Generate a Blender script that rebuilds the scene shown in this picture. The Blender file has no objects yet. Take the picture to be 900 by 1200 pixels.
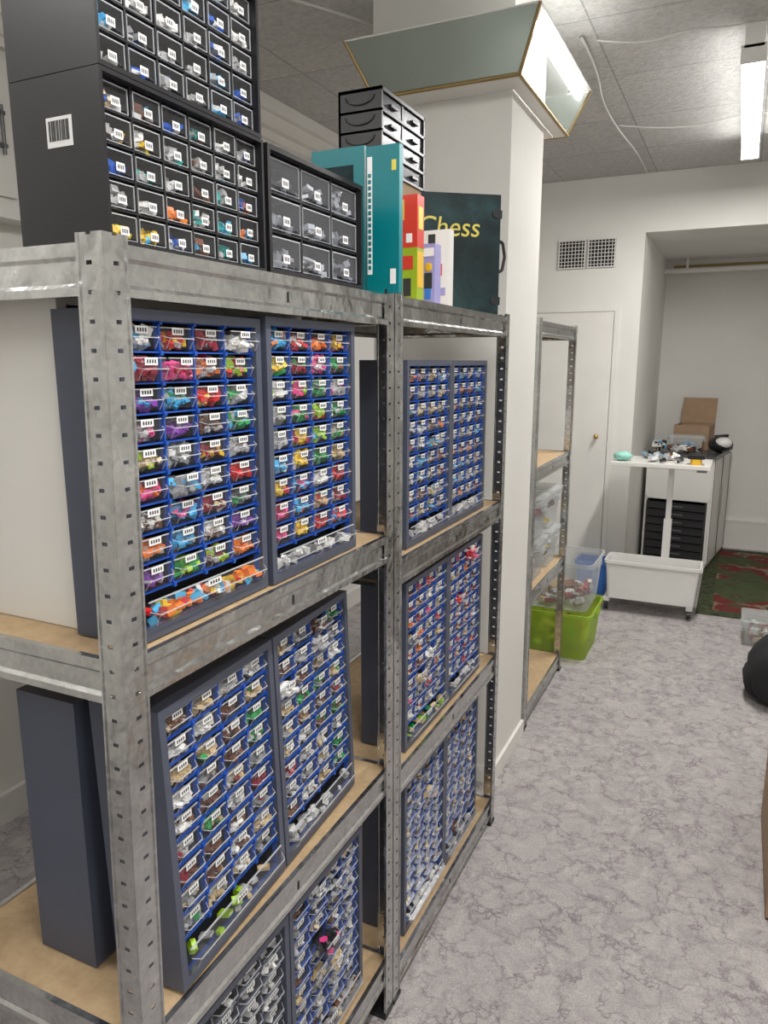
import bpy, math, random
from mathutils import Vector, Matrix, Euler
random.seed(7)
scene = bpy.context.scene
COL = scene.collection

# ------------------------------------------------------------------ materials
MATS = {}
def new_mat(name):
    m = bpy.data.materials.new(name); m.use_nodes = True
    nt = m.node_tree; nt.nodes.clear()
    out = nt.nodes.new('ShaderNodeOutputMaterial')
    MATS[name] = m
    return m, nt, out
def principled(nt, out, color=(0.8,0.8,0.8), rough=0.5, metal=0.0, spec=0.5):
    b = nt.nodes.new('ShaderNodeBsdfPrincipled')
    b.inputs['Base Color'].default_value = (*color, 1)
    b.inputs['Roughness'].default_value = rough
    b.inputs['Metallic'].default_value = metal
    b.inputs['Specular IOR Level'].default_value = spec
    nt.links.new(b.outputs[0], out.inputs[0])
    return b
def coords(nt, scale=(1,1,1)):
    tc = nt.nodes.new('ShaderNodeTexCoord'); mp = nt.nodes.new('ShaderNodeMapping')
    mp.inputs['Scale'].default_value = scale
    nt.links.new(tc.outputs['Object'], mp.inputs[0])
    return mp
def noise(nt, vec, scale, detail=3, rough=0.5, dist=0.0):
    n = nt.nodes.new('ShaderNodeTexNoise')
    n.inputs['Scale'].default_value = scale; n.inputs['Detail'].default_value = detail
    n.inputs['Roughness'].default_value = rough; n.inputs['Distortion'].default_value = dist
    nt.links.new(vec.outputs[0], n.inputs['Vector'])
    return n
def ramp(nt, src, stops):
    r = nt.nodes.new('ShaderNodeValToRGB')
    els = r.color_ramp.elements
    while len(els) < len(stops): els.new(0.5)
    for e, (p, c) in zip(els, stops):
        e.position = p; e.color = (*c, 1)
    nt.links.new(src, r.inputs[0])
    return r
def bump(nt, src, b, strength=0.2, dist=0.01):
    bn = nt.nodes.new('ShaderNodeBump')
    bn.inputs['Strength'].default_value = strength; bn.inputs['Distance'].default_value = dist
    nt.links.new(src, bn.inputs['Height']); nt.links.new(bn.outputs[0], b.inputs['Normal'])
def simple(name, c, rough=0.5, metal=0.0, var=0.06, nscale=8, spec=0.5):
    m, nt, out = new_mat(name)
    b = principled(nt, out, c, rough, metal, spec)
    mp = coords(nt); n = noise(nt, mp, nscale)
    lo = tuple(max(0, x*(1-var)) for x in c); hi = tuple(min(1, x*(1+var)) for x in c)
    r = ramp(nt, n.outputs['Fac'], [(0.3, lo), (0.7, hi)])
    nt.links.new(r.outputs[0], b.inputs['Base Color'])
    return m

def m_wall():
    m, nt, out = new_mat('wall_paint'); b = principled(nt, out, rough=0.75)
    mp = coords(nt); n = noise(nt, mp, 1.6, 4)
    r = ramp(nt, n.outputs['Fac'], [(0.3,(0.70,0.69,0.655)),(0.7,(0.77,0.76,0.725))])
    nt.links.new(r.outputs[0], b.inputs['Base Color'])
    n2 = noise(nt, mp, 90, 3); bump(nt, n2.outputs['Fac'], b, 0.12, 0.004)
m_wall()
def m_ceiling():
    m, nt, out = new_mat('ceiling_tiles'); b = principled(nt, out, rough=0.9)
    mp = coords(nt)
    br = nt.nodes.new('ShaderNodeTexBrick')
    br.offset = 0.0; br.inputs['Scale'].default_value = 1.0
    br.inputs['Brick Width'].default_value = 0.62; br.inputs['Row Height'].default_value = 0.62
    br.inputs['Mortar Size'].default_value = 0.004; br.inputs['Mortar Smooth'].default_value = 0.3
    br.inputs['Color1'].default_value = (0.58,0.57,0.55,1); br.inputs['Color2'].default_value = (0.53,0.525,0.51,1)
    br.inputs['Mortar'].default_value = (0.34,0.34,0.33,1)
    nt.links.new(mp.outputs[0], br.inputs['Vector'])
    n = noise(nt, mp, 45, 4, 0.7)
    mx = nt.nodes.new('ShaderNodeMix'); mx.data_type='RGBA'; mx.blend_type='MULTIPLY'
    mx.inputs[0].default_value = 1
    r = ramp(nt, n.outputs['Fac'], [(0.35,(0.78,0.78,0.78)),(0.6,(1,1,1))])
    nt.links.new(br.outputs['Color'], mx.inputs[6]); nt.links.new(r.outputs[0], mx.inputs[7])
    nt.links.new(mx.outputs[2], b.inputs['Base Color'])
    bump(nt, n.outputs['Fac'], b, 0.8, 0.014)
m_ceiling()
def mixmul(nt, a, b_, fac=1.0):
    mx = nt.nodes.new('ShaderNodeMix'); mx.data_type='RGBA'; mx.blend_type='MULTIPLY'; mx.inputs[0].default_value=fac
    nt.links.new(a, mx.inputs[6]); nt.links.new(b_, mx.inputs[7]); return mx.outputs[2]
def m_carpet():
    m, nt, out = new_mat('carpet_floor'); b = principled(nt, out, rough=0.95, spec=0.1)
    mp = coords(nt)
    def warped(scale_n, amt):
        nd = noise(nt, mp, scale_n, 4, 0.65)
        ad = nt.nodes.new('ShaderNodeVectorMath'); ad.operation='SCALE'; ad.inputs['Scale'].default_value=amt
        nt.links.new(nd.outputs['Color'], ad.inputs[0])
        a2 = nt.nodes.new('ShaderNodeVectorMath'); a2.operation='ADD'
        nt.links.new(mp.outputs[0], a2.inputs[0]); nt.links.new(ad.outputs[0], a2.inputs[1]); return a2
    wv = warped(7, 0.30)
    v = nt.nodes.new('ShaderNodeTexVoronoi'); v.feature='DISTANCE_TO_EDGE'; v.inputs['Scale'].default_value=8.5
    nt.links.new(wv.outputs[0], v.inputs['Vector'])
    vein = ramp(nt, v.outputs['Distance'], [(0.0,(0.56,0.54,0.57)),(0.03,(0.80,0.79,0.81)),(0.08,(1,1,1))])
    nf = noise(nt, mp, 10, 3, 0.6)
    rf = ramp(nt, nf.outputs['Fac'], [(0.40,(0.3,0.3,0.3)),(0.58,(1,1,1))])
    n1 = noise(nt, mp, 13, 6, 0.72, 1.2)
    base = ramp(nt, n1.outputs['Fac'], [(0.30,(0.35,0.325,0.33)),(0.5,(0.455,0.425,0.42)),(0.68,(0.55,0.515,0.50))])
    mx = nt.nodes.new('ShaderNodeMix'); mx.data_type='RGBA'; mx.blend_type='MULTIPLY'
    nt.links.new(rf.outputs[0], mx.inputs[0]); nt.links.new(base.outputs[0], mx.inputs[6]); nt.links.new(vein.outputs[0], mx.inputs[7])
    n3 = noise(nt, mp, 190, 3, 0.7)
    r3 = ramp(nt, n3.outputs['Fac'], [(0.3,(0.68,0.68,0.68)),(0.7,(1.14,1.14,1.14))])
    c = mixmul(nt, mx.outputs[2], r3.outputs[0], 1)
    nt.links.new(c, b.inputs['Base Color'])
    bump(nt, n3.outputs['Fac'], b, 0.5, 0.004)
m_carpet()
def m_galv():
    m, nt, out = new_mat('galvanised_steel'); b = principled(nt, out, rough=0.25, metal=1.0)
    mp = coords(nt, (1,1,1))
    v = nt.nodes.new('ShaderNodeTexVoronoi'); v.inputs['Scale'].default_value=120
    nt.links.new(mp.outputs[0], v.inputs['Vector'])
    n = noise(nt, mp, 9, 5, 0.7)
    sep = nt.nodes.new('ShaderNodeSeparateColor'); nt.links.new(v.outputs['Color'], sep.inputs[0])
    ma = nt.nodes.new('ShaderNodeMath'); ma.operation='MULTIPLY_ADD'; ma.inputs[1].default_value=0.2
    nt.links.new(sep.outputs[0], ma.inputs[0]); nt.links.new(n.outputs['Fac'], ma.inputs[2])
    r = ramp(nt, ma.outputs[0], [(0.35,(0.44,0.445,0.445)),(0.85,(0.70,0.705,0.70))])
    nt.links.new(r.outputs[0], b.inputs['Base Color'])
    rr = nt.nodes.new('ShaderNodeMapRange'); rr.inputs[3].default_value=0.10; rr.inputs[4].default_value=0.36
    nt.links.new(n.outputs['Fac'], rr.inputs[0]); nt.links.new(rr.outputs[0], b.inputs['Roughness'])
    n4 = noise(nt, mp, 14, 3); bump(nt, n4.outputs['Fac'], b, 0.5, 0.012)
m_galv()
def m_mdf():
    m, nt, out = new_mat('fibreboard'); b = principled(nt, out, rough=0.7)
    mp = coords(nt); n = noise(nt, mp, 40, 5, 0.7); 
    r = ramp(nt, n.outputs['Fac'], [(0.3,(0.42,0.29,0.16)),(0.7,(0.54,0.39,0.23))])
    nt.links.new(r.outputs[0], b.inputs['Base Color'])
m_mdf()
simple('slate_metal', (0.072,0.083,0.12), 0.40, 0.0)
simple('recess_shade', (0.02,0.022,0.03), 0.6, 0.0)  # shade inside the drawer cells, painted into the deep dividers and backing
simple('blue_plastic', (0.012,0.08,0.42), 0.35)
simple('black_plastic', (0.012,0.012,0.014), 0.35)
simple('black_fabric', (0.012,0.012,0.014), 0.85)
simple('dark_void', (0.01,0.01,0.012), 0.9)
simple('white_laminate', (0.74,0.725,0.69), 0.4, var=0.02)
simple('white_plastic', (0.78,0.77,0.75), 0.35, var=0.02)
simple('label_paper', (0.85,0.85,0.85), 0.6, var=0.02)
simple('label_ink', (0.03,0.03,0.03), 0.6)
simple('teal_card', (0.0,0.18,0.21), 0.35)
simple('red_card', (0.62,0.05,0.03), 0.35)
simple('yellow_card', (0.75,0.45,0.03), 0.4)
simple('lime_card', (0.30,0.42,0.02), 0.4)
simple('violet_card', (0.35,0.33,0.62), 0.4)
simple('gold_paint', (0.72,0.62,0.10), 0.4)
simple('brass_trim', (0.35,0.25,0.11), 0.35, 0.7)
simple('brass_knob', (0.55,0.38,0.15), 0.3, 0.9)
simple('cardboard', (0.36,0.24,0.15), 0.8, nscale=20)
simple('blue_tub', (0.05,0.20,0.62), 0.35)
simple('mint_cloth', (0.35,0.70,0.60), 0.8)
simple('dark_steel', (0.14,0.145,0.15), 0.35, 0.6)
simple('tray_black', (0.02,0.02,0.022), 0.5)
simple('cable_white', (0.6,0.6,0.58), 0.6)

def m_chess():
    m, nt, out = new_mat('chess_print'); b = principled(nt, out, rough=0.5, spec=0.25)
    mp = coords(nt); n = noise(nt, mp, 9, 5, 0.6, 0.5)
    r = ramp(nt, n.outputs['Fac'], [(0.35,(0.005,0.012,0.015)),(0.55,(0.012,0.032,0.036)),(0.75,(0.022,0.065,0.072))])
    nt.links.new(r.outputs[0], b.inputs['Base Color'])
m_chess()
def m_bits():
    m, nt, out = new_mat('toy_bricks'); b = principled(nt, out, rough=0.32)
    a = nt.nodes.new('ShaderNodeAttribute'); a.attribute_name='Col'
    nt.links.new(a.outputs['Color'], b.inputs['Base Color'])
m_bits()
def m_clear(name, tint, gl=0.12, rough=0.12, milky=0.0, fr=0.35):
    m, nt, out = new_mat(name)
    t = nt.nodes.new('ShaderNodeBsdfTransparent'); t.inputs[0].default_value=(*tint,1)
    g = nt.nodes.new('ShaderNodeBsdfGlossy'); g.inputs['Roughness'].default_value=rough
    g.inputs[0].default_value=(0.9,0.9,0.92,1)
    lw = nt.nodes.new('ShaderNodeLayerWeight'); lw.inputs[0].default_value=0.3
    ma = nt.nodes.new('ShaderNodeMath'); ma.operation='MULTIPLY_ADD'; ma.inputs[1].default_value=fr; ma.inputs[2].default_value=gl
    ma.use_clamp=True
    nt.links.new(lw.outputs['Fresnel'], ma.inputs[0])
    mx = nt.nodes.new('ShaderNodeMixShader')
    nt.links.new(ma.outputs[0], mx.inputs[0]); nt.links.new(t.outputs[0], mx.inputs[1]); nt.links.new(g.outputs[0], mx.inputs[2])
    last = mx
    if milky > 0:
        d = nt.nodes.new('ShaderNodeBsdfDiffuse'); d.inputs[0].default_value=(*[min(1,c*1.0) for c in tint],1)
        m2 = nt.nodes.new('ShaderNodeMixShader'); m2.inputs[0].default_value=milky
        nt.links.new(mx.outputs[0], m2.inputs[1]); nt.links.new(d.outputs[0], m2.inputs[2]); last=m2
    nt.links.new(last.outputs[0], out.inputs[0])
m_clear('clear_plastic', (0.96,0.96,0.97), 0.02, 0.2, 0.025, 0.25)
m_clear('edge_glint', (0.88,0.9,0.92), 0.06, 0.2, 0.34, 0.3)  # whitish rims paint in the bright highlights along the drawer edges
m_clear('smoky_plastic', (0.78,0.80,0.86), 0.03, 0.2, 0.08, 0.3)
m_clear('clear_tub', (0.88,0.9,0.9), 0.06, 0.15, 0.22)
m_clear('green_tub', (0.55,0.74,0.10), 0.05, 0.2, 0.42)
def m_frost(name, col, trans, thru):
    m, nt, out = new_mat(name); b = principled(nt, out, col, 0.25)
    mp = coords(nt); n = noise(nt, mp, 3, 3)
    r = ramp(nt, n.outputs['Fac'], [(0.3,tuple(c*0.9 for c in col)),(0.7,tuple(c*1.1 for c in col))])
    nt.links.new(r.outputs[0], b.inputs['Base Color'])
    tr = nt.nodes.new('ShaderNodeBsdfTranslucent'); tr.inputs[0].default_value=(0.75,0.85,0.78,1)
    mx = nt.nodes.new('ShaderNodeMixShader'); mx.inputs[0].default_value=trans
    nt.links.new(b.outputs[0], mx.inputs[1]); nt.links.new(tr.outputs[0], mx.inputs[2])
    tp = nt.nodes.new('ShaderNodeBsdfTransparent')
    m2 = nt.nodes.new('ShaderNodeMixShader'); m2.inputs[0].default_value=thru
    nt.links.new(mx.outputs[0], m2.inputs[1]); nt.links.new(tp.outputs[0], m2.inputs[2])
    nt.links.new(m2.outputs[0], out.inputs[0])
m_frost('frosted_glass', (0.22,0.25,0.225), 0.10, 0.0)
m_frost('frosted_glass_clear', (0.30,0.34,0.31), 0.12, 0.45)
def m_emit(name, c, s):
    m, nt, out = new_mat(name)
    e = nt.nodes.new('ShaderNodeEmission'); e.inputs[0].default_value=(*c,1); e.inputs[1].default_value=s
    nt.links.new(e.outputs[0], out.inputs[0])
m_emit('tube_glow', (1.0,0.985,0.96), 20)
def m_rug():
    m, nt, out = new_mat('oriental_rug'); b = principled(nt, out, rough=0.95, spec=0.1)
    mp = coords(nt)
    nd0 = noise(nt, mp, 16, 3, 0.6)
    ad = nt.nodes.new('ShaderNodeVectorMath'); ad.operation='SCALE'; ad.inputs['Scale'].default_value=0.12
    nt.links.new(nd0.outputs['Color'], ad.inputs[0])
    a2 = nt.nodes.new('ShaderNodeVectorMath'); a2.operation='ADD'
    nt.links.new(mp.outputs[0], a2.inputs[0]); nt.links.new(ad.outputs[0], a2.inputs[1])
    def vor(scale):
        v = nt.nodes.new('ShaderNodeTexVoronoi'); v.inputs['Scale'].default_value=scale; v.inputs['Randomness'].default_value=0.7
        nt.links.new(a2.outputs[0], v.inputs['Vector']); return v
    v1=vor(4.5); v2=vor(9)
    r1 = ramp(nt, v1.outputs['Distance'], [(0.0,(0.30,0.24,0.16)),(0.14,(0.05,0.06,0.035)),(0.22,(0.15,0.035,0.03)),(0.5,(0.13,0.03,0.03)),(0.62,(0.24,0.19,0.13)),(0.7,(0.05,0.06,0.035))])
    r2 = ramp(nt, v2.outputs['Distance'], [(0.0,(0.22,0.19,0.12)),(0.16,(0.11,0.04,0.03)),(0.3,(0.055,0.07,0.035)),(0.7,(0.07,0.085,0.045))])
    nd = noise(nt, mp, 1.6, 2, 0.5)
    rf = ramp(nt, nd.outputs['Fac'], [(0.48,(0,0,0)),(0.52,(1,1,1))])
    mx = nt.nodes.new('ShaderNodeMix'); mx.data_type='RGBA'
    nt.links.new(rf.outputs[0], mx.inputs[0])
    nt.links.new(r1.outputs[0], mx.inputs[6]); nt.links.new(r2.outputs[0], mx.inputs[7])
    nt.links.new(mx.outputs[2], b.inputs['Base Color'])
m_rug()
simple('rug_border', (0.055,0.065,0.035), 0.95, var=0.5, nscale=30, spec=0.1)

# ------------------------------------------------------------------ mesh builder
class MB:
    def __init__(s):
        s.v=[]; s.f=[]; s.m=[]; s.c=[]; s.names=[]; s.sm=[]
    def mi(s, n):
        if n not in s.names: s.names.append(n)
        return s.names.index(n)
    def poly(s, pts, mat, col=(1,1,1), smooth=False):
        b=len(s.v); s.v += [tuple(p) for p in pts]; s.f.append(tuple(range(b,b+len(pts))))
        s.m.append(s.mi(mat)); s.c.append(col); s.sm.append(smooth)
    def addfaces(s, pts, faces, mat, col=(1,1,1), smooth=False):
        b=len(s.v); s.v += [tuple(p) for p in pts]; k=s.mi(mat)
        for f in faces:
            s.f.append(tuple(b+i for i in f)); s.m.append(k); s.c.append(col); s.sm.append(smooth)
    BF=[(0,3,2,1),(4,5,6,7),(0,1,5,4),(1,2,6,5),(2,3,7,6),(3,0,4,7)]
    def box(s,x0,x1,y0,y1,z0,z1,mat,col=(1,1,1)):
        s.addfaces([(x0,y0,z0),(x1,y0,z0),(x1,y1,z0),(x0,y1,z0),(x0,y0,z1),(x1,y0,z1),(x1,y1,z1),(x0,y1,z1)],s.BF,mat,col)
    def rbox(s,c,size,rot,mat,col=(1,1,1)):
        M=Euler(rot).to_matrix(); hx,hy,hz=[k/2 for k in size]; c=Vector(c)
        P=[M@Vector(p)+c for p in [(-hx,-hy,-hz),(hx,-hy,-hz),(hx,hy,-hz),(-hx,hy,-hz),(-hx,-hy,hz),(hx,-hy,hz),(hx,hy,hz),(-hx,hy,hz)]]
        s.addfaces(P,s.BF,mat,col)
    def cyl(s,p0,p1,r0,mat,r1=None,n=14,col=(1,1,1),caps=True):
        if r1 is None: r1=r0
        p0=Vector(p0);p1=Vector(p1);d=(p1-p0).normalized()
        a=d.orthogonal().normalized(); b=d.cross(a)
        P=[]
        for p,r in((p0,r0),(p1,r1)):
            for i in range(n):
                t=2*math.pi*i/n; P.append(p+a*math.cos(t)*r+b*math.sin(t)*r)
        s.addfaces(P,[(i,(i+1)%n,n+(i+1)%n,n+i) for i in range(n)],mat,col,True)
        if caps:
            s.poly(P[:n][::-1],mat,col); s.poly(P[n:],mat,col)
    def ell(s,c,r,mat,nu=20,nv=12,fn=None,col=(1,1,1)):
        P=[];F=[]
        for j in range(nv+1):
            ph=math.pi*j/nv
            for i in range(nu):
                th=2*math.pi*i/nu
                d=Vector((math.sin(ph)*math.cos(th),math.sin(ph)*math.sin(th),math.cos(ph)))
                k=fn(d) if fn else 1
                P.append((c[0]+d.x*r[0]*k,c[1]+d.y*r[1]*k,c[2]+d.z*r[2]*k))
        for j in range(nv):
            for i in range(nu):
                F.append((j*nu+i,(j+1)*nu+i,(j+1)*nu+(i+1)%nu,j*nu+(i+1)%nu))
        s.addfaces(P,F,mat,col,True)
    def obj(s,name,loc=(0,0,0),rot=(0,0,0),bevel=0,parent=None):
        me=bpy.data.meshes.new(name); me.from_pydata(s.v,[],s.f)
        for n in s.names: me.materials.append(MATS[n])
        me.polygons.foreach_set('material_index',s.m)
        me.polygons.foreach_set('use_smooth',s.sm)
        at=me.attributes.new('Col','FLOAT_COLOR','FACE')
        flat=[]
        for c in s.c: flat += [c[0],c[1],c[2],1.0]
        at.data.foreach_set('color',flat)
        me.update()
        o=bpy.data.objects.new(name,me); COL.objects.link(o)
        o.location=loc; o.rotation_euler=rot
        if bevel:
            bv=o.modifiers.new('bevel','BEVEL'); bv.width=bevel; bv.segments=2; bv.limit_method='ANGLE'
        if parent: o.parent=parent
        return o

def room_box(name,x0,x1,y0,y1,z0,z1,mat):
    b=MB(); b.box(x0,x1,y0,y1,z0,z1,mat); return b.obj(name)

# ------------------------------------------------------------------ room
CZ=2.90
room_box('floor',-2.4,1.7,-2.1,7.4,-0.1,0,'carpet_floor')
room_box('ceiling',-2.4,1.7,-2.1,7.4,CZ,CZ+0.1,'ceiling_tiles')
room_box('wall_left',-2.4,-2.3,-2.1,5.6,0,CZ,'wall_paint')
room_box('wall_right',1.6,1.7,-2.1,7.4,0,CZ,'wall_paint')
room_box('wall_back',-2.3,1.6,-2.1,-2.0,0,CZ,'wall_paint')
room_box('wall_far',-2.4,-0.67,5.6,7.4,0,CZ,'wall_paint')
room_box('wall_lintel',-0.67,1.6,5.6,7.27,2.52,CZ,'wall_paint')
room_box('wall_alcove',-0.67,1.6,7.27,7.4,0,CZ,'wall_paint')
b=MB(); b.box(-0.67,1.6,7.25,7.27,0,0.24,'white_laminate'); b.box(-0.67,1.6,7.245,7.27,0.24,0.26,'white_laminate'); b.obj('baseboard_alcove')
b=MB(); b.box(-2.3,-2.285,-2,5.6,0,0.10,'white_laminate'); b.box(-2.3,-2.28,-2,5.6,0.10,0.115,'white_laminate'); b.obj('baseboard_left')
b=MB(); b.box(-2.3,-1.72,5.585,5.6,0,0.10,'white_laminate'); b.box(-0.80,-0.67,5.585,5.6,0,0.10,'white_laminate'); b.obj('baseboard_far')
b=MB()
for i,(dx,z0,z1) in enumerate([(0.03,2.66,2.69),(0.05,2.69,2.74),(0.08,2.74,2.78),(0.12,2.78,2.84),(0.15,2.84,2.90)]):
    b.box(-2.3,-2.3+dx,-2,5.6,z0,z1,'white_laminate')
b.obj('trim_1')
CX0,CX1,CY0,CY1=-1.28,-0.765,2.62,3.06
b=MB(); b.box(CX0,CX1,CY0,CY1,0,CZ,'wall_paint'); b.obj('column')
b=MB(); b.box(CX0-0.01,CX1+0.012,CY0-0.01,CY1+0.01,0,0.07,'white_laminate'); b.obj('baseboard_column')
b=MB()
b.box(-1.66,-0.845,5.58,5.599,0.01,2.0,'white_laminate')
b.box(-1.70,-1.665,5.588,5.599,0,2.03,'wall_paint'); b.box(-0.84,-0.81,5.588,5.599,0,2.03,'wall_paint'); b.box(-1.665,-0.84,5.588,5.599,2.005,2.03,'wall_paint')
b.cyl((-0.915,5.58,1.12),(-0.915,5.545,1.12),0.008,'brass_knob'); b.ell((-0.915,5.535,1.12),(0.018,0.015,0.018),'brass_knob')
b.obj('door_1')
for k,x in enumerate((-1.256,-1.05)):
    b=MB(); w=0.19; z0=2.305; h=0.195
    b.box(x,x+w,5.594,5.599,z0,z0+h,'dark_void')
    for (a0,a1,c0,c1) in ((0,w,0,0.008),(0,w,h-0.008,h),(0,0.008,0.008,h-0.008),(w-0.008,w,0.008,h-0.008)):
        b.box(x+a0,x+a1,5.585,5.594,z0+c0,z0+c1,'white_laminate')
    for i in range(1,8):
        b.box(x+i*w/8-0.002,x+i*w/8+0.002,5.588,5.593,z0+0.008,z0+h-0.008,'white_laminate')
        b.box(x+0.008,x+w-0.008,5.587,5.592,z0+i*h/8-0.002,z0+i*h/8+0.002,'white_laminate')
    b.obj('vent_grille')
b=MB()
b.box(-2.3,-2.27,0.9,1.93,2.15,2.62,'white_laminate'); b.box(-2.27,-2.255,0.95,1.40,2.19,2.60,'white_laminate'); b.box(-2.27,-2.255,1.42,1.88,2.19,2.60,'white_laminate')
b.box(-2.3,-2.2,0.88,1.97,2.11,2.15,'white_laminate')
for z in (2.34,2.44): b.box(-2.255,-2.24,1.79,1.85,z,z+0.012,'dark_steel')
b.cyl((-2.245,1.84,2.32),(-2.245,1.84,2.47),0.006,'dark_steel')
b.obj('window_1')
b=MB(); b.cyl((-0.67,7.1,2.42),(1.6,7.1,2.42),0.022,'white_plastic'); b.cyl((-0.60,7.13,2.455),(1.6,7.13,2.455),0.012,'brass_trim')
for x in (-0.5,0.2,0.9): b.box(x,x+0.02,7.08,7.27,2.44,2.47,'white_plastic'); b.box(x,x+0.02,7.10,7.12,2.44,2.52,'white_plastic')
b.obj('alcove_pipe')

def cable(name, pts, r=0.006, mat='cable_white', parent=None):
    cu=bpy.data.curves.new(name,'CURVE'); cu.dimensions='3D'; cu.bevel_depth=r; cu.bevel_resolution=2
    sp=cu.splines.new('NURBS'); sp.points.add(len(pts)-1); sp.use_endpoint_u=True; sp.order_u=3
    for p,q in zip(sp.points,pts): p.co=(*q,1)
    cu.materials.append(MATS[mat]); o=bpy.data.objects.new(name,cu); COL.objects.link(o)
    if parent: o.parent=parent
    return o
cable('ceiling_cable',[(-0.67,3.2,2.885),(-0.66,3.5,2.87),(-0.72,4.0,2.885),(-0.70,4.4,2.86),(-0.66,5.0,2.87),(-0.68,5.55,2.89)],0.005)
cable('ceiling_cable',[(-0.62,3.26,2.885),(-0.45,3.32,2.86),(-0.3,3.28,2.88),(-0.1,3.3,2.86),(0.4,3.35,2.885)],0.004)
cable('ceiling_cable',[(-0.7,4.4,2.885),(-0.4,4.55,2.86),(-0.1,4.45,2.88),(0.4,4.5,2.885)],0.004)
cable('ceiling_cable',[(-2.1,2.5,2.885),(-1.7,2.1,2.85),(-1.45,2.45,2.86),(-1.28,2.9,2.885)],0.005)

LC=(1.0,0.975,0.94)
def batten(x,y0,y1,z=2.80,power=40):
    b=MB()
    b.box(-0.035,0.035,y0,y1,z+0.02,CZ,'white_plastic')
    b.box(-0.045,0.045,y0,y0+0.02,z-0.03,z+0.03,'white_plastic'); b.box(-0.045,0.045,y1-0.02,y1,z-0.03,z+0.03,'white_plastic')
    for sx in (-0.024,0.024):
        b.cyl((sx,y0+0.02,z-0.005),(sx,y1-0.02,z-0.005),0.018,'tube_glow',caps=False)
    o=b.obj('fluorescent_light',loc=(x,0,0))
    L=bpy.data.lights.new('tube_light','AREA'); L.shape='RECTANGLE'; L.size=0.09; L.size_y=y1-y0-0.06; L.energy=power; L.color=LC
    lo=bpy.data.objects.new('tube_light',L); COL.objects.link(lo); lo.location=(0,(y0+y1)/2,z-0.035); lo.parent=o
    return o
batten(-0.058,3.4,4.95,power=42)
batten(0.12,0.1,1.65,power=27)  # unseen fixture, added overhead to light the shelf fronts
batten(0.9,-1.2,0.3,power=18)  # extra unseen fixture, added as fill from behind the camera
batten(-1.75,-0.9,0.5,power=4)  # added and kept out of view, weak fill for the space behind the shelves

# ------------------------------------------------------------------ column up-light
b=MB()
bz,tz=2.54,2.70
B=[(-1.22,2.50),(-0.71,2.50),(-0.71,3.22),(-1.22,3.22)]
T=[(-1.29,2.42),(-0.63,2.42),(-0.63,3.24),(-1.29,3.24)]
for i in range(4):
    j=(i+1)%4
    b.poly([(*B[i],bz),(*B[j],bz),(*T[j],tz),(*T[i],tz)],'frosted_glass_clear' if i==1 else 'frosted_glass')
    def bar(p,q,r=0.008,m='brass_trim'): b.cyl(p,q,r,m,n=6)
    bar((*B[i],bz),(*B[j],bz),0.007); bar((*T[i],tz),(*T[j],tz),0.003,'white_plastic'); bar((*B[i],bz),(*T[i],tz),0.006)
b.box(-1.22,-0.71,2.50,2.615,bz-0.004,bz+0.004,'white_laminate'); b.box(-0.76,-0.71,2.615,3.22,bz-0.004,bz+0.004,'white_laminate')
b.box(-1.22,-0.765,3.065,3.22,bz-0.004,bz+0.004,'white_laminate')
b.cyl((-0.665,2.50,2.668),(-0.665,3.18,2.668),0.014,'tube_glow')
b.obj('column_uplight')

# ------------------------------------------------------------------ metal shelving
def post(b,x,y,sx,sy,H):
    t=0.002; w=0.04
    def flange(kind):
        s0=0.0 if kind=='y' else t+0.0002
        def bx(a0,a1,z0,z1):
            lo,hi=sorted((a0,a1))
            if kind=='y':
                y0,y1=sorted((y+sy*lo,y+sy*hi)); x0,x1=sorted((x,x+sx*t))
                b.box(x0,x1,y0,y1,z0,z1,'galvanised_steel')
            else:
                x0,x1=sorted((x+sx*lo,x+sx*hi)); y0,y1=sorted((y,y+sy*t))
                b.box(x0,x1,y0,y1,z0,z1,'galvanised_steel')
        bx(s0,0.017,0,H); bx(0.026,w,0,H)
        z=0.0; p=0.034
        while z<H:
            z1=min(H,z+p-0.005); bx(0.017,0.026,z,z1); z+=p
        if kind=='y':
            y0,y1=sorted((y+sy*(w-0.003),y+sy*w)); x0,x1=sorted((x-sx*0.002,x+sx*0.004)); b.box(x0,x1,y0,y1,0,H,'galvanised_steel')
        else:
            x0,x1=sorted((x+sx*(w-0.003),x+sx*w)); y0,y1=sorted((y-sy*0.002,y+sy*0.004)); b.box(x0,x1,y0,y1,0,H,'galvanised_steel')
    flange('y'); flange('x')
    x0,x1=sorted((x-sx*0.003,x+sx*0.044)); y0,y1=sorted((y+0.0005*sy,y+sy*0.044))
    b.box(x0,x1,y0,y1,0,0.012,'black_plastic')
PR=[(0.010,0),(0,0),(0,-0.016),(0.004,-0.021),(0.004,-0.047),(0,-0.052),(0,-0.062),(0.014,-0.062)]
def beam_y(b,x,sx,y0,y1,z):
    P=[(x+sx*o,y0,z+h) for o,h in PR]+[(x+sx*o,y1,z+h) for o,h in PR]; n=len(PR)
    b.addfaces(P,[(i,i+1,n+i+1,n+i) for i in range(n-1)],'galvanised_steel')
    ym=(y0+y1)/2
    b.box(*sorted((x+sx*0.0035,x+sx*0.0045)),ym-0.003,ym+0.003,z-0.043,z-0.026,'dark_void')
def beam_x(b,y,sy,x0,x1,z):
    P=[(x0,y+sy*o,z+h) for o,h in PR]+[(x1,y+sy*o,z+h) for o,h in PR]; n=len(PR)
    b.addfaces(P,[(i,i+1,n+i+1,n+i) for i in range(n-1)],'galvanised_steel')
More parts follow.
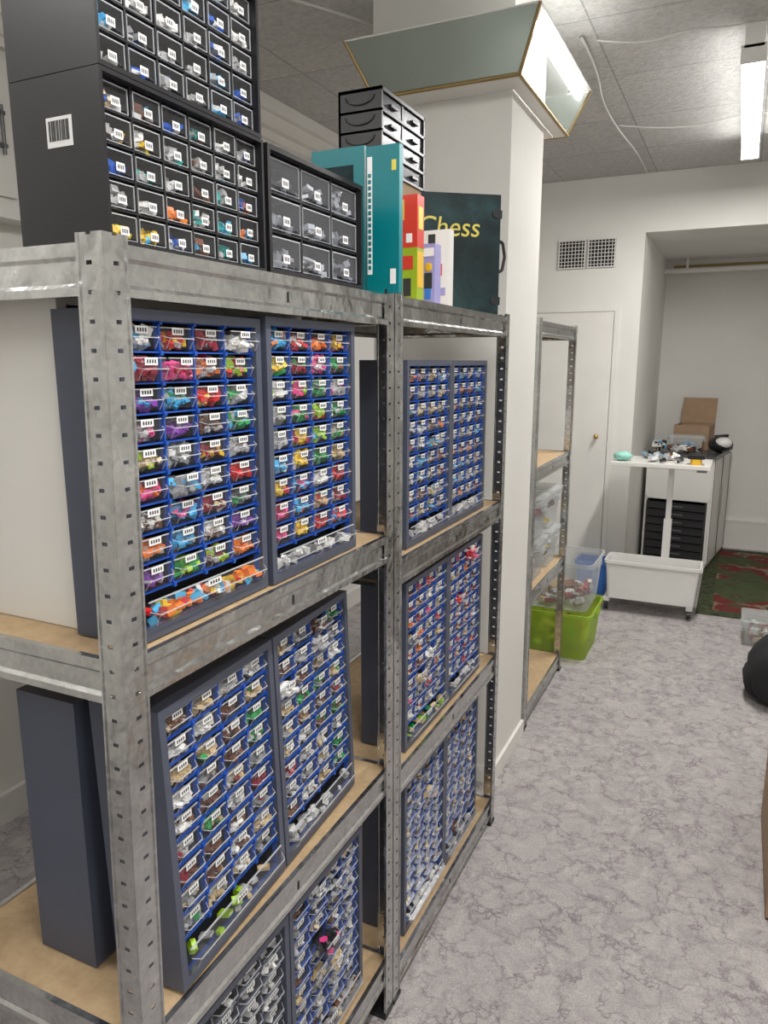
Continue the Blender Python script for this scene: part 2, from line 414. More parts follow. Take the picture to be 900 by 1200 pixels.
def shelving(x,y0,y1,depth,H,tiers,lean=0.0):
    b=MB(); xb=x-depth
    for (px,sx) in ((x,-1),(xb,1)):
        for (py,sy) in ((y0,1),(y1,-1)):
            post(b,px,py,sx,sy,H)
    for z in tiers:
        beam_y(b,x-0.003,-1,y0+0.004,y1-0.004,z); beam_y(b,xb+0.003,1,y0+0.004,y1-0.004,z)
        beam_x(b,y0+0.003,1,xb+0.004,x-0.004,z); beam_x(b,y1-0.003,-1,xb+0.004,x-0.004,z)
        b.box(xb+0.006,x-0.008,y0+0.006,y1-0.006,z-0.012,z-0.002,'fibreboard')
    if lean:   # the near uprights splay slightly out of plumb
        b.v=[(p[0],p[1]+(p[2]-H)*lean*(y1-p[1])/(y1-y0),p[2]) for p in b.v]
    return b.obj('metal_shelving_unit')
FX=-0.684
S1=[1.79,1.268,0.692,0.159]
S2=[1.792,1.195,0.646,0.09]
S3=[1.82,1.20,0.64,0.09]
shelving(FX,0.68,1.498,0.45,1.80,S1,lean=0.026)
shelving(FX,1.502,2.39,0.45,1.80,S2)
shelving(-0.76,3.10,3.88,0.40,1.83,S3)

# ------------------------------------------------------------------ drawer cabinets
PAL={'grey':(0.28,0.29,0.30),'lgrey':(0.5,0.5,0.5),'white':(0.85,0.84,0.80),'tan':(0.60,0.45,0.24),'black':(0.02,0.02,0.022),
'green':(0.01,0.32,0.07),'lime':(0.38,0.65,0.02),'red':(0.70,0.015,0.015),'pink':(0.82,0.07,0.28),'orange':(0.95,0.22,0.01),'yellow':(0.92,0.60,0.02),
'blue':(0.01,0.10,0.50),'azure':(0.06,0.45,0.78),'purple':(0.22,0.04,0.38),'brown':(0.16,0.06,0.03),'dred':(0.30,0.008,0.03),'teal':(0.01,0.38,0.35)}
def bits(b,rr,x0,x1,y0,y1,z0,zt,n,cols,smin=0.006,smax=0.02,front=False):
    for _ in range(n):
        c=PAL[rr.choice(cols)]; k=rr.uniform(0.7,1.15); c=tuple(min(0.9,q*k) for q in c)
        sx,sy,sz=rr.uniform(smin,smax),rr.uniform(smin,smax),rr.uniform(smin*0.6,smax*0.55)
        m=max(sx,sy)*0.55
        if y1-y0<2*m or x1-x0<2*m: continue
        xx=rr.uniform(x0+m,x1-m)
        if front: xx=max(xx,rr.uniform(x0+m,x1-m))
        b.rbox((xx,rr.uniform(y0+m,y1-m),rr.uniform(z0+m*0.6,max(z0+m*0.7,zt-m*0.5))),(sx,sy,sz),(rr.uniform(-.5,.5),rr.uniform(-.5,.5),rr.uniform(0,3.1)),'toy_bricks',c)
def drawer(b,rr,y0,y1,z0,z1,cols,clear='clear_plastic',out=0.0,depth=0.085,n=14,lw=0.026,lh=0.011,fill=0.7,style='lip'):
    g=0.0015; y0+=g;y1-=g;z0+=g;z1-=g; h=z1-z0; w=y1-y0
    xf=-0.012+out
    ym=(y0+y1)/2
    if style=='lip':
        q=min(w*0.12,0.009)
        hy0=y0+q; hy1=y1-q
        pz=[(0.0,z0),(0.0035,z0+h*0.06),(0.009,z0+h*0.30),(0.012,z0+h*0.46),(0.001,z0+h*0.56),(0.0,z1-h*0.12)]
        wd=[0,1,1,1,0,0]
    else:
        hy0=y0+w*0.30; hy1=y1-w*0.30
        pz=[(0.0,z0),(0.002,z0+h*0.03),(0.007,z0+h*0.06),(0.007,z0+h*0.10),(0.0,z0+h*0.16),(0.0,z1-h*0.06)]
        wd=[0,1,1,1,0,0]
    P=[(xf+a,(hy0 if wd[k] else y0),z) for k,(a,z) in enumerate(pz)]+[(xf+a,(hy1 if wd[k] else y1),z) for k,(a,z) in enumerate(pz)]
    nn=len(pz)
    b.addfaces(P,[(i,nn+i,nn+i+1,i+1) for i in range(nn-1)],clear)
    b.poly(P[0:5],clear); b.poly(P[nn:nn+5][::-1],clear)
    if style=='lip':
        b.box(xf+0.0115,xf+0.013,hy0,hy1,z0+h*0.44,z0+h*0.475,'edge_glint')
        b.box(xf-0.001,xf+0.0015,y0,y1,z1-h*0.15,z1-h*0.11,'edge_glint')
        for (ya,yb) in ((y0,hy0),(y1,hy1)):
            b.cyl((xf+0.001,ya,z0+h*0.56),(xf+0.012,yb,z0+h*0.46),0.0006,'edge_glint',n=4,caps=False)
            b.cyl((xf+0.0035,yb,z0+h*0.06),(xf+0.012,yb,z0+h*0.46),0.0006,'edge_glint',n=4,caps=False)
    else:
        b.box(xf-0.0005,xf+0.001,y0,y1,z1-h*0.09,z1-h*0.05,'edge_glint')
        b.box(xf-0.0005,xf+0.001,y0,y1,z0,z0+h*0.03,'edge_glint')
        b.box(xf-0.0005,xf+0.001,y0,y0+0.0008,z0,z1-h*0.06,'edge_glint'); b.box(xf-0.0005,xf+0.001,y1-0.0008,y1,z0,z1-h*0.06,'edge_glint')
    if out>0.006:
        b.poly([(xf-depth,y0,z0),(xf,y0,z0),(xf,y0,z1-h*0.12),(xf-depth,y0,z1-h*0.12)],clear)
        b.poly([(xf-depth,y1,z0),(xf-depth,y1,z1-h*0.12),(xf,y1,z1-h*0.12),(xf,y1,z0)],clear)
        b.poly([(xf-depth,y0,z0),(xf-depth,y1,z0),(xf,y1,z0),(xf,y0,z0)],clear)
    smax=0.024 if w>0.055 else 0.019
    bits(b,rr,xf-0.040,xf-0.0005,y0,y1,z0,z0+h*fill,n,cols,0.006,smax,True)
    if style=='lip':
        # parts resting forward in the lip
        bits(b,rr,xf-0.012,xf+0.0085,hy0,hy1,z0+h*0.12,z0+h*0.5,max(2,n//6),cols,0.006,0.013)
        za=z0+h*0.60; tx=xf+0.0022
    else: za=z0+h*0.18; tx=xf+0.0016
    if lw>0:
        ym+= min(w*0.04,0.004)
        b.box(tx-0.0004,tx,ym-lw/2,ym+lw/2,za,za+lh,'label_paper')
        q=lw*0.12
        for i in range(4):
            yy=ym-lw*0.36+i*lw*0.2
            b.box(tx,tx+0.0002,yy,yy+q,za+lh*0.25,za+lh*0.75,'label_ink')
def cabinet(name,x,y,z,W=0.308,H=0.45,D=0.128,cols=4,rows=10,seed=1,frame='slate_metal',grid='blue_plastic',clear='clear_plastic',theme=None,
            wide=True,rot=0,tilt=0,bt=0.014,lw=0.024,lh=0.010,gt=0.0032,n=20,openp=0.05,style='lip',empty=0.0,wtheme=None,wn=60,wh=1.0,special={},fl=(0.5,0.9)):
    rr=random.Random(seed); b=MB()
    h=W/2
    b.box(-D,0,-h,-h+bt,0,H,frame); b.box(-D,0,h-bt,h,0,H,frame)
    b.box(-D,0,-h+bt,h-bt,0,bt*1.2,frame); b.box(-D,0,-h+bt,h-bt,H-bt,H,frame)
    b.box(-D,-D+0.004,-h+bt,h-bt,bt*1.2,H-bt,frame)
    Y0,Y1,Z0,Z1=-h+bt,h-bt,bt*1.2,H-bt
    cw=(Y1-Y0)/cols
    if wide:
        rh=(Z1-Z0)/(rows-1+wh); zs=[Z0]+[Z0+wh*rh+k*rh for k in range(rows)]
    else:
        rh=(Z1-Z0)/rows; zs=[Z0+k*rh for k in range(rows+1)]
    zd=zs[1] if wide else Z0
    dark='recess_shade'
    b.box(-0.064,-0.062,Y0,Y1,Z0,Z1,dark)
    for i in range(cols+1):
        yy=Y0+i*cw; zb=zd if 0<i<cols else Z0
        b.box(-0.062,-0.018,yy-gt/3,yy+gt/3,zb,Z1,dark)
        b.box(-0.018,-0.009,yy-gt/2,yy+gt/2,zb,Z1,grid)
    for j in range(rows+1):
        zz=zs[j]
        b.box(-0.062,-0.014,Y0,Y1,zz-gt/4,zz+gt/4,dark)
        b.box(-0.014,-0.0085,Y0,Y1,zz-gt/3,zz+gt/3,grid)
        if style=='lip' and (not wide or j>=1):
            for i in range(cols+1):
                yy=Y0+i*cw; b.box(-0.012,-0.0055,yy-gt*0.9,yy+gt*0.9,zz-gt*1.3,zz+gt*0.7,grid)
    allc=list(PAL.keys())
    for j in range(rows):
        za=zs[j]+gt/2; zb=zs[j+1]-gt/2
        if wide and j==0:
            drawer(b,rr,Y0+gt,Y1-gt,za,zb,wtheme or theme,clear,out=0.016,n=wn,lw=lw*1.3,lh=lh,fill=0.6)
            continue
        for i in range(cols):
            ya,yb=Y0+i*cw+gt/2,Y0+(i+1)*cw-gt/2
            if (j,i) in special:
                o_,cs,f_=special[(j,i)]
                drawer(b,rr,ya,yb,za,zb,cs,clear,out=o_,n=n*2,lw=lw,lh=lh,fill=f_,style=style); continue
            if theme: cs=[rr.choice(theme)]*3+[rr.choice(theme)]
            else: cs=[rr.choice(allc)]*2+rr.sample(allc,rr.choice((1,2)))
            if rr.random()<0.25: cs=cs+['lgrey']
            nn=n if rr.random()>empty else n//4
            drawer(b,rr,ya,yb,za,zb,cs,clear,out=0.014 if rr.random()<openp else rr.uniform(0,0.003),n=nn,lw=lw,lh=lh,fill=rr.uniform(*fl),style=style)
    return b.obj(name,loc=(x,y,z),rot=(0,tilt,rot))
CXF=-0.712
vivid=['dred','white','lgrey','tan','pink','red','brown','orange','yellow','white','lgrey','lime','green','purple','azure','white','grey','white','dred','green','red']
mix2=['green','pink','lime','red','white','orange','dred','yellow','white','lgrey','tan','red','green','azure']
dull=['grey','lgrey','brown','tan','dred','white','grey','tan','lgrey','green','brown','white']
cool=['grey','lgrey','lgrey','white','tan','grey','brown']
cabinet('drawer_cabinet',CXF,0.880,S1[1]+0.0005,W=0.312,seed=1,theme=vivid,D=0.115,n=30,fl=(0.65,1.0),wtheme=['orange','orange','orange','yellow','azure','red','white'],wn=70,wh=1.2)
cabinet('drawer_cabinet',CXF+0.006,1.199,S1[1]+0.0005,W=0.312,H=0.455,seed=2,theme=mix2,n=30,fl=(0.65,1.0),wtheme=['lgrey','white','grey'],wn=30)
cabinet('drawer_cabinet',CXF+0.010,0.905,S1[2]+0.006,W=0.312,H=0.462,seed=3,rows=10,theme=dull,n=24,rot=0.05,tilt=-0.035,wtheme=['tan','lgrey','lime'],wn=9,wh=1.3)
cabinet('drawer_cabinet',CXF-0.006,1.222,S1[2]+0.006,W=0.312,H=0.462,seed=4,rows=10,theme=dull,n=24,rot=0.05,tilt=-0.035,wtheme=['lgrey','white'],wn=14,wh=1.3)
cabinet('drawer_cabinet',CXF,0.912,S1[3]+0.0005,W=0.312,H=0.43,seed=5,rows=10,cols=4,grid='slate_metal',theme=['lgrey','white','lgrey'],n=10)
cabinet('drawer_cabinet',CXF,1.228,S1[3]+0.0005,W=0.312,H=0.43,seed=6,theme=cool,empty=0.3,special={(6,1):(0.045,['black','black','pink'],0.9)})
for k,(z,th) in enumerate(((S2[1],['grey','tan','dred','brown','azure','lgrey','white','tan','orange']),(S2[2],['dred','brown','pink','grey','lgrey','tan','orange','white','red']),(S2[3],['grey','lgrey','tan','brown','grey']))):
    cabinet('drawer_cabinet',CXF,1.79,z+0.0005,H=0.46,seed=20+k,theme=th,n=17,wtheme=['lime','green','tan'] if k==1 else ['white','lgrey'],wn=16)
    cabinet('drawer_cabinet',CXF,2.10,z+0.0005,H=0.46,seed=30+k,theme=th,n=17,wtheme=['white','lgrey'],wn=12,special={(9,2):(0.03,['red','white','pink'],1.0)} if k==1 else {})
cabinet('drawer_cabinet',-0.980,0.885,S1[2]+0.0005,H=0.458,seed=41,rot=math.pi,n=4,theme=cool,D=0.122)
cabinet('drawer_cabinet',-0.980,1.20,S1[2]+0.0005,H=0.458,seed=42,rot=math.pi,n=4,theme=cool,D=0.122)
b=MB()
XW=-0.834
b.box(-1.10,XW,0.742,0.76,0,0.478,'white_laminate'); b.box(-1.10,XW,1.35,1.368,0,0.478,'white_laminate')
b.box(-1.10,XW,0.76,1.35,0,0.018,'white_laminate'); b.box(-1.10,XW,0.76,1.35,0.46,0.478,'white_laminate'); b.box(-1.10,-1.08,0.76,1.35,0.018,0.46,'white_laminate'); b.box(-1.08,XW,0.76,1.35,0.23,0.248,'white_laminate')
b.obj('white_storage_box',loc=(-0.002,0,S1[1]-0.0015),bevel=0.0015)

TZ=S1[0]+0.0005
pc=['orange','azure','white','tan','blue','teal','brown','lgrey','yellow','white','azure','lgrey','white']
kw=dict(W=0.332,H=0.197,D=0.15,cols=6,rows=5,frame='black_plastic',grid='black_plastic',wide=False,bt=0.005,lw=0.014,lh=0.010,gt=0.003,openp=0,style='flat')
pcab=cabinet('parts_cabinet',-0.70,0.876,TZ,seed=51,theme=pc,n=14,**kw)
kw['W']=0.328
cabinet('parts_cabinet',-0.70,0.874,TZ+0.198,seed=52,theme=['blue','grey','lgrey','azure','white','lgrey','lgrey','white'],n=11,**kw)
kw.update(W=0.33,cols=3,rows=3,bt=0.008,lw=0.020,lh=0.014,gt=0.005)
cabinet('parts_cabinet',-0.70,1.218,TZ,seed=53,theme=['grey','lgrey','white','black'],clear='smoky_plastic',n=14,**kw)
b=MB(); b.box(-0.79,-0.748,0.7090,0.7098,1.906,1.94,'label_paper')
rb=random.Random(3); xx=-0.786
while xx<-0.753:
    wv_=rb.choice((0.0008,0.0014,0.002)); b.box(xx,xx+wv_,0.7086,0.7090,1.913,1.936,'label_ink'); xx+=wv_+rb.choice((0.0008,0.0014))
st=b.obj('barcode_sticker',loc=(0.70,-0.876,-TZ),parent=pcab)

def gamebox(name,x0,x1,y0,y1,z0,z1,mat,extra=None):
    b=MB(); b.box(x0,x1,y0,y1,z0,z1,mat)
    if extra: extra(b)
    return b.obj(name,bevel=0.0012)
def ex1(b):
    y=1.458
    b.box(-0.727,-0.716,y-0.0008,y,1.83,2.06,'label_paper')
    for i in range(16): b.box(-0.725,-0.718,y-0.0014,y-0.0008,1.84+i*0.012,1.848+i*0.012,'teal_card')
    b.box(-0.675,-0.662,y-0.0008,y,1.81,1.84,'label_paper'); b.box(-0.672,-0.662,y-0.0008,y,2.03,2.05,'gold_paint')
gamebox('teal_game_box',-0.73,-0.655,1.458,1.476,TZ+0.001,2.08,'teal_card',ex1)
gamebox('teal_game_box',-0.86,-0.735,1.46,1.492,TZ+0.001,2.085,'teal_card',lambda b:(b.box(-0.85,-0.76,1.4592,1.46,1.98,2.05,'chess_print')))
T2=S2[0]+0.0005
gamebox('storage_carton',-0.98,-0.85,1.77,2.04,T2,2.118,'cardboard')
b=MB(); x0,x1,y0,y1,z0=-0.965,-0.845,1.775,2.05,2.118
b.box(x0,x1,y0,y1,z0,z0+0.006,'black_plastic'); b.box(x0,x1,y0,y1,z0+0.182,z0+0.19,'black_plastic')
b.box(x0,x0+0.006,y0,y1,z0,z0+0.19,'black_plastic')
b.box(x0,x1,y0,y0+0.006,z0,z0+0.19,'black_plastic'); b.box(x0,x1,y1-0.006,y1,z0,z0+0.19,'black_plastic'); b.box(x0,x1-0.004,1.905,1.915,z0,z0+0.19,'black_plastic')
for i in range(1,4): b.box(x0,x1,y0,y1,z0+i*0.046-0.003,z0+i*0.046+0.003,'black_plastic')
for i in range(4):
    za=z0+i*0.046+0.005
    for (ya,yb) in ((y0+0.008,1.903),(1.917,y1-0.008)):
        b.box(x0+0.02,x1-0.025,ya,yb,za,za+0.022,'tray_black'); b.poly([(x1-0.006,ya,za),(x1-0.006,yb,za),(x1-0.006,yb,za+0.036),(x1-0.006,ya,za+0.036)],'smoky_plastic')
        b.box(x1-0.006,x1+0.004,(ya+yb)/2-0.02,(ya+yb)/2+0.02,za+0.012,za+0.018,'black_plastic')
    for k in range(8):
        t0=math.pi*k/8; t1=math.pi*(k+1)/8; xm=(x0+x1)/2
        b.cyl((xm+0.04*math.cos(t0),y0-0.002,za+0.03-0.02*math.sin(t0)),(xm+0.04*math.cos(t1),y0-0.002,za+0.03-0.02*math.sin(t1)),0.0018,'tray_black',n=6)
b.obj('black_drawer_tower')
gamebox('yellow_toy_box',-0.775,-0.70,1.66,1.70,T2,T2+0.118,'lime_card',lambda b:(b.box(-0.773,-0.745,1.6592,1.66,T2+0.02,T2+0.09,'yellow_card'),b.box(-0.7005,-0.6993,1.662,1.698,T2+0.03,T2+0.11,'yellow_card'),b.box(-0.735,-0.715,1.6592,1.66,T2+0.01,T2+0.05,'label_ink'),b.box(-0.74,-0.71,1.6592,1.66,T2+0.07,T2+0.10,'red_card')))
gamebox('red_toy_box',-0.772,-0.702,1.665,1.705,T2+0.119,T2+0.235,'red_card',lambda b:(b.box(-0.765,-0.735,1.6642,1.665,T2+0.18,T2+0.225,'yellow_card'),b.box(-0.73,-0.715,1.6642,1.665,T2+0.13,T2+0.15,'label_paper'),b.box(-0.7025,-0.7012,1.672,1.698,T2+0.16,T2+0.21,'gold_paint')))
def ex2(b):
    b.ell((-0.712,1.7595,T2+0.085),(0.010,0.0015,0.011),'yellow_card'); b.box(-0.722,-0.702,1.7585,1.76,T2+0.035,T2+0.072,'label_ink'); b.box(-0.72,-0.705,1.7585,1.76,T2+0.01,T2+0.035,'blue_tub')
    b.box(-0.728,-0.698,1.7585,1.76,T2+0.11,T2+0.13,'label_paper')
gamebox('figurine_box',-0.735,-0.695,1.76,1.80,T2,T2+0.14,'violet_card',ex2)
gamebox('white_product_box',-0.80,-0.71,1.90,1.93,T2,T2+0.195,'white_plastic',lambda b:(b.box(-0.77,-0.75,1.8992,1.90,T2+0.15,T2+0.185,'label_ink'),b.box(-0.785,-0.73,1.8992,1.90,T2+0.08,T2+0.11,'red_card'),b.box(-0.79,-0.72,1.8992,1.90,T2+0.03,T2+0.05,'violet_card')))
b=MB(); b.box(0,0.315,0,0.055,0,0.355,'chess_print'); b.box(0.0,0.317,0.022,0.030,0.0,0.357,'black_plastic')
for z in (0.045,0.30):
    b.cyl((0.300,-0.004,z),(0.300,0.0,z),0.012,'black_plastic'); b.box(0.312,0.322,0.005,0.04,z-0.012,z+0.012,'black_plastic')
pts=[(0.315,0.028,0.13),(0.335,0.028,0.14),(0.342,0.028,0.18),(0.335,0.028,0.22),(0.315,0.028,0.23)]
for p,q in zip(pts[:-1],pts[1:]): b.cyl(p,q,0.005,'black_plastic',n=8)
ch=b.obj('chess_case',loc=(-0.955,2.13,T2),rot=(0,0,math.radians(36.8)))
tx=bpy.data.curves.new('title','FONT'); tx.body='Chess'; tx.size=0.080; tx.extrude=0.0006; tx.shear=0.15; tx.materials.append(MATS['gold_paint'])
to=bpy.data.objects.new('title',tx); COL.objects.link(to); to.parent=ch; to.location=(0.052,-0.0015,0.232); to.rotation_euler=(math.radians(90),0,0)

# ------------------------------------------------------------------ tubs
def tub(name,cx,cy,z,w,d,h,mat,lid=None,contents=None,seed=1,taper=0.88,rot=0):
    b=MB(); rr=random.Random(seed)
    def ring(k,zz,off=0): 
        a=w/2*k+off; c=d/2*k+off; r=min(a,c)*0.18; P=[]
        for (sx,sy,a0) in ((1,1,0),(-1,1,90),(-1,-1,180),(1,-1,270)):
            for t in (0,30,60,90):
                an=math.radians(a0+t); P.append((sx*(a-r)+r*math.cos(an),sy*(c-r)+r*math.sin(an),zz))
        return P
    rings=[ring(taper,0.0),ring(taper+ (1-taper)*0.5,h*0.5),ring(1,h-0.02),ring(1,h-0.02,0.010),ring(1,h,0.010),ring(1,h,0.0),ring(0.985,h-0.02)]
    n=16
    P=[p for r in rings for p in r]
    F=[(j*n+i,j*n+(i+1)%n,(j+1)*n+(i+1)%n,(j+1)*n+i) for j in range(len(rings)-1) for i in range(n)]
    b.addfaces(P,F,mat,smooth=False); b.poly(rings[0][::-1],mat)
    if mat in('white_plastic','blue_tub'):
        b.addfaces(ring(0.985,h-0.02)+ring(taper*0.98,0.006),[(n+i,n+(i+1)%n,(i+1)%n,i) for i in range(n)],mat); b.poly(ring(taper*0.98,0.006),mat)
    if lid:
        A=ring(1,h,0.014);Bq=ring(1,h+0.015,0.014);Cq=ring(0.93,h+0.022)
        P=A+Bq+Cq; b.addfaces(P,[(j*n+i,j*n+(i+1)%n,(j+1)*n+(i+1)%n,(j+1)*n+i) for j in range(2) for i in range(n)],lid); b.poly(Cq,lid)
    for sx in (-1,1):
        b.box(sx*(w/2+0.008)-0.008,sx*(w/2+0.008)+0.008,-d*0.14,d*0.14,h-0.045,h-0.02,mat)
    if contents: bits(b,rr,-w*0.40,w*0.40,-d*0.40,d*0.40,0.005,h*contents[2] if len(contents)>2 else h*0.7,contents[1],contents[0],0.02,0.06)
    return b.obj(name,loc=(cx,cy,z),rot=(0,0,rot))
tub('green_storage_tub',-0.83,4.22,0,0.38,0.42,0.27,'green_tub',None,(['green','lime','white','tan','yellow'],60),3)
tub('clear_storage_tub',-0.84,4.25,0.272,0.38,0.40,0.28,'clear_tub',None,(['tan','brown','dred','lgrey','white'],110,0.4),4)
tub('blue_storage_tub',-0.86,5.42,0,0.22,0.20,0.24,'blue_tub')
tub('clear_storage_tub',0.26,4.80,0,0.24,0.26,0.14,'clear_tub','clear_tub',(['white','dred','tan','grey'],36),5)
for i,(zz,yy) in enumerate(((S3[2],3.42),(S3[2]+0.205,3.42),(S3[2],3.70),(S3[2]+0.205,3.70))):
    tub('clear_storage_tub',-0.91,yy,zz,0.24,0.22,0.17,'clear_tub','clear_tub',(['white','brown','dred','lgrey','yellow','black'],26),10+i)
b=MB()
for k,(x,y) in enumerate(((-0.84,3.22),(-0.93,3.22),(-0.86,3.33),(-0.95,3.34))):
    b.cyl((x,y,0),(x,y,0.15),0.035,'white_plastic'); b.cyl((x,y,0.15),(x,y,0.18),0.035,'white_plastic',r1=0.014); b.cyl((x,y,0.18),(x,y,0.215),0.016,'blue_tub' if k%2 else 'red_card')
b.obj('spray_bottles',loc=(0,0,S3[1]-0.0015))

# ------------------------------------------------------------------ height-adjustable trolley table
b=MB()
b.box(-0.73,-0.12,5.02,5.42,0.985,1.01,'white_laminate')
b.box(-0.385,-0.335,5.20,5.25,0.10,0.62,'white_plastic'); b.box(-0.377,-0.343,5.207,5.243,0.62,0.985,'white_plastic')
b.box(-0.50,-0.22,5.15,5.30,0.965,0.985,'white_plastic')
b.box(-0.70,-0.16,5.20,5.25,0.07,0.10,'white_plastic')
for x in (-0.70,-0.18):
    b.box(x-0.015,x+0.025,4.98,5.44,0.07,0.10,'white_plastic')
    for y in (5.0,5.42):
        b.cyl((x-0.008,y,0.038),(x+0.016,y,0.038),0.027,'black_plastic'); b.box(x-0.01,x+0.018,y-0.012,y+0.012,0.04,0.075,'dark_steel')
b.box(-0.20,-0.14,5.02,5.05,0.97,0.985,'dark_steel')
b.obj('overbed_table',bevel=0.002)
tub('white_storage_bin',-0.42,5.07,0.102,0.58,0.22,0.26,'white_plastic',taper=0.93)
b=MB(); rr=random.Random(5)
bits(b,rr,-0.58,-0.28,5.06,5.38,0.0,0.03,30,['white','black','white','grey','lgrey','azure','brown'],0.015,0.055)
b.obj('desk_clutter',loc=(0,0,1.018))
b=MB()
b.ell((-0.66,5.12,0.03),(0.06,0.05,0.03),'mint_cloth',fn=lambda d:1+0.18*math.sin(9*d.x+5*d.y)*math.cos(7*d.z))
b.obj('mint_cloth_bundle',loc=(0,0,1.01))
b=MB(); b.cyl((-0.21,5.10,0.0),(-0.21,5.10,0.035),0.035,'yellow_card'); b.box(-0.26,-0.16,5.07,5.13,0.036,0.06,'black_plastic'); b.obj('tape_measure',loc=(0,0,1.011))

# ------------------------------------------------------------------ white cabinet with trays, in the alcove (stands on the rug)
RZ=-math.radians(7.6); CL=(-0.135,6.30,0.0105)
b=MB(); x0,x1,y0,y1=-0.50,0.0,0.0,0.82
b.box(x0,x0+0.02,y0,y1,0.02,0.90,'white_laminate'); b.box(x1-0.02,x1,y0,y1,0.02,0.90,'white_laminate')
b.box(x0,x1,y1-0.02,y1,0.02,0.90,'white_laminate'); b.box(x0,x1,y0,y1,0.0,0.02,'dark_steel'); b.box(x0,x1,y0,y1,0.55,0.57,'white_laminate')
b.box(x0+0.02,x1-0.02,y0,y0+0.018,0.57,0.90,'white_laminate')
b.box(x0,x1+0.02,y0-0.02,y1,0.90,0.92,'dark_steel')
for ya in (0.02,0.415):
    b.box(x1,x1+0.010,ya,ya+0.385,0.05,0.88,'white_laminate')
    b.box(x1+0.010,x1+0.013,ya,ya+0.012,0.05,0.88,'dark_steel'); b.box(x1+0.010,x1+0.013,ya+0.37,ya+0.385,0.05,0.88,'dark_steel')
b.box(x1+0.01,x1+0.03,0.36,0.372,0.40,0.65,'galvanised_steel')
b.obj('white_cabinet',loc=CL,rot=(0,0,RZ))
b=MB()
for i in range(8):
    z=0.0235+i*0.0645
    b.box(-0.475,-0.025,-0.03,0.6,z,z+0.006,'tray_black'); b.box(-0.475,-0.025,-0.036,-0.03,z,z+0.05,'tray_black'); b.box(-0.475,-0.465,-0.03,0.6,z,z+0.0645,'tray_black'); b.box(-0.035,-0.025,-0.03,0.6,z,z+0.0645,'tray_black')
    b.box(-0.475,-0.025,-0.042,-0.030,z+0.05,z+0.056,'tray_black')
    b.box(-0.31,-0.19,-0.042,-0.036,z+0.02,z+0.036,'dark_steel')
b.obj('black_tray_stack',loc=CL,rot=(0,0,RZ))
zc=0.9315
b=MB()
b.box(-0.40,-0.12,0.42,0.43,0,0.20,'cardboard'); b.box(-0.40,-0.12,0.67,0.68,0,0.20,'cardboard'); b.box(-0.40,-0.39,0.43,0.67,0,0.20,'cardboard'); b.box(-0.13,-0.12,0.43,0.67,0,0.20,'cardboard'); b.box(-0.39,-0.13,0.43,0.67,0,0.006,'cardboard')
b.rbox((-0.26,0.712,0.31),(0.28,0.006,0.22),(-0.25,0,0),'cardboard')
b.obj('open_cardboard_box',loc=(CL[0],CL[1],zc),rot=(0,0,RZ))
tub('clear_organizer_bin',-0.36,6.60,zc,0.26,0.12,0.13,'clear_tub',None,(['white','lgrey','azure'],8),77)
b=MB()
b.ell((0,0,0.065),(0.095,0.12,0.065),'black_plastic'); b.ell((0.02,-0.07,0.085),(0.065,0.055,0.045),'white_plastic'); b.cyl((-0.05,0.02,0.125),(0.05,0.05,0.135),0.012,'black_plastic')
b.obj('handheld_vacuum',loc=(-0.10,6.60,zc))
b=MB(); bits(b,random.Random(8),-0.62,-0.50,6.42,6.62,0,0.07,18,['black','tan','brown','white','azure','grey'],0.03,0.08)
b.obj('workbench_clutter',loc=(0,0,zc+0.012))
b=MB(); bits(b,random.Random(9),-0.50,-0.20,6.36,6.50,0,0.05,22,['black','tan','white','white','brown','grey'],0.03,0.07)
b.obj('workbench_clutter',loc=(0,0,zc+0.012))

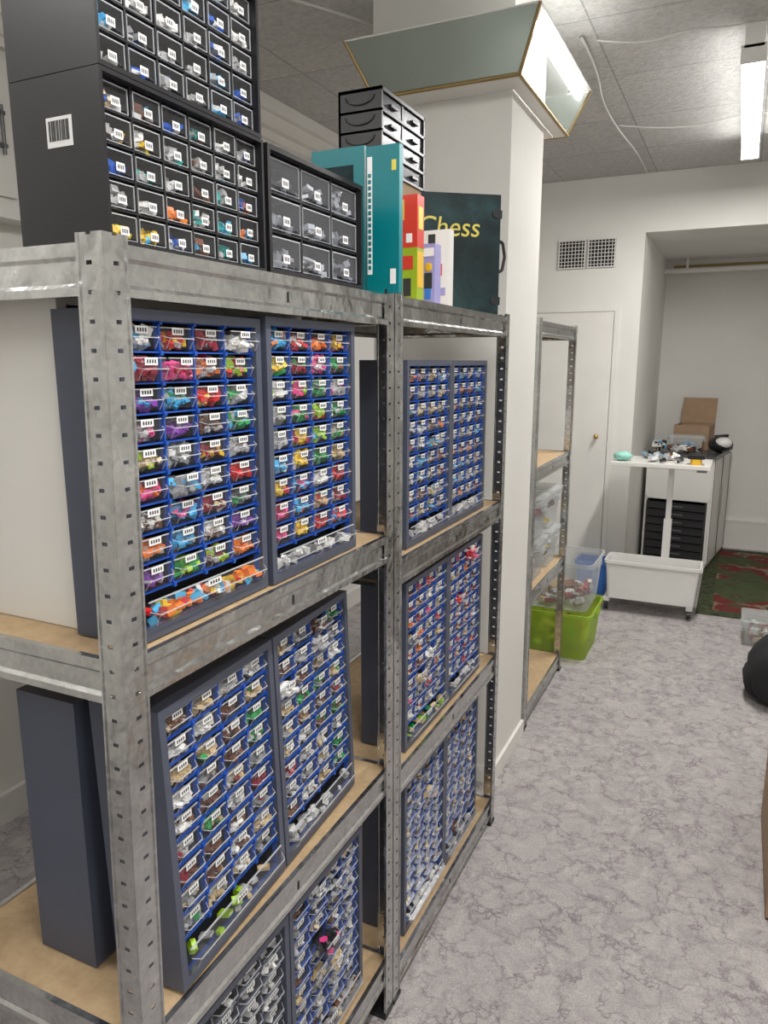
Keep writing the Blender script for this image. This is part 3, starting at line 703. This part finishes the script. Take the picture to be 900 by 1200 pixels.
# ------------------------------------------------------------------ rug, bag, box
b=MB(); b.box(-0.04,1.37,5.28,7.07,0.0005,0.010,'oriental_rug')
for (xa,xb,ya,yb) in ((-0.14,1.45,5.18,5.28),(-0.14,1.45,7.07,7.15),(-0.14,-0.04,5.28,7.07),(1.37,1.45,5.28,7.07)): b.box(xa,xb,ya,yb,0.0005,0.0098,'rug_border')
b.obj('oriental_rug')
def bagfn(d):
    return (1+0.05*math.sin(6*d.x+4*d.z)+0.04*math.cos(9*d.y))*(1.0 if d.z>-0.3 else 1.02)/max(0.78,(abs(d.x)**3.2+abs(d.y)**3.2+abs(d.z)**3.2)**(1/3.2))*0.95
b=MB(); b.ell((0,0,0.15),(0.17,0.22,0.15),'black_fabric',28,18,bagfn)
b.ell((-0.10,-0.02,0.10),(0.09,0.13,0.085),'black_fabric',20,12,bagfn)
o=b.obj('black_backpack',loc=(0.325,3.98,0.005))
cable('strap',[(-0.02,-0.15,0.28),(-0.1,-0.17,0.36),(-0.08,0.02,0.40),(0.0,0.1,0.29)],0.012,'black_fabric',o)
b=MB(); b.box(0.205,0.62,2.26,2.84,0,0.006,'cardboard'); b.box(0.205,0.211,2.26,2.84,0,0.27,'cardboard'); b.box(0.614,0.62,2.26,2.84,0,0.27,'cardboard')
b.box(0.211,0.614,2.26,2.266,0,0.27,'cardboard'); b.box(0.211,0.614,2.834,2.84,0,0.27,'cardboard'); b.box(0.205,0.41,2.26,2.84,0.27,0.275,'cardboard'); b.box(0.414,0.62,2.26,2.84,0.27,0.275,'cardboard'); b.box(0.38,0.44,2.26,2.84,0.275,0.2756,'yellow_card')
b.obj('cardboard_box')

# ------------------------------------------------------------------ world + camera
w=bpy.data.worlds.new('world'); scene.world=w; w.use_nodes=True
w.node_tree.nodes['Background'].inputs[0].default_value=(0.8,0.85,0.9,1); w.node_tree.nodes['Background'].inputs[1].default_value=0.3
cam=bpy.data.cameras.new('camera'); co=bpy.data.objects.new('camera',cam); COL.objects.link(co)
co.location=(0,0,1.65); co.rotation_euler=(math.radians(90-11.4),0,math.radians(25.3))
cam.sensor_fit='VERTICAL'; cam.sensor_height=36; cam.lens=870/1200*36; cam.clip_start=0.02
scene.camera=co
scene.view_settings.view_transform='Standard'
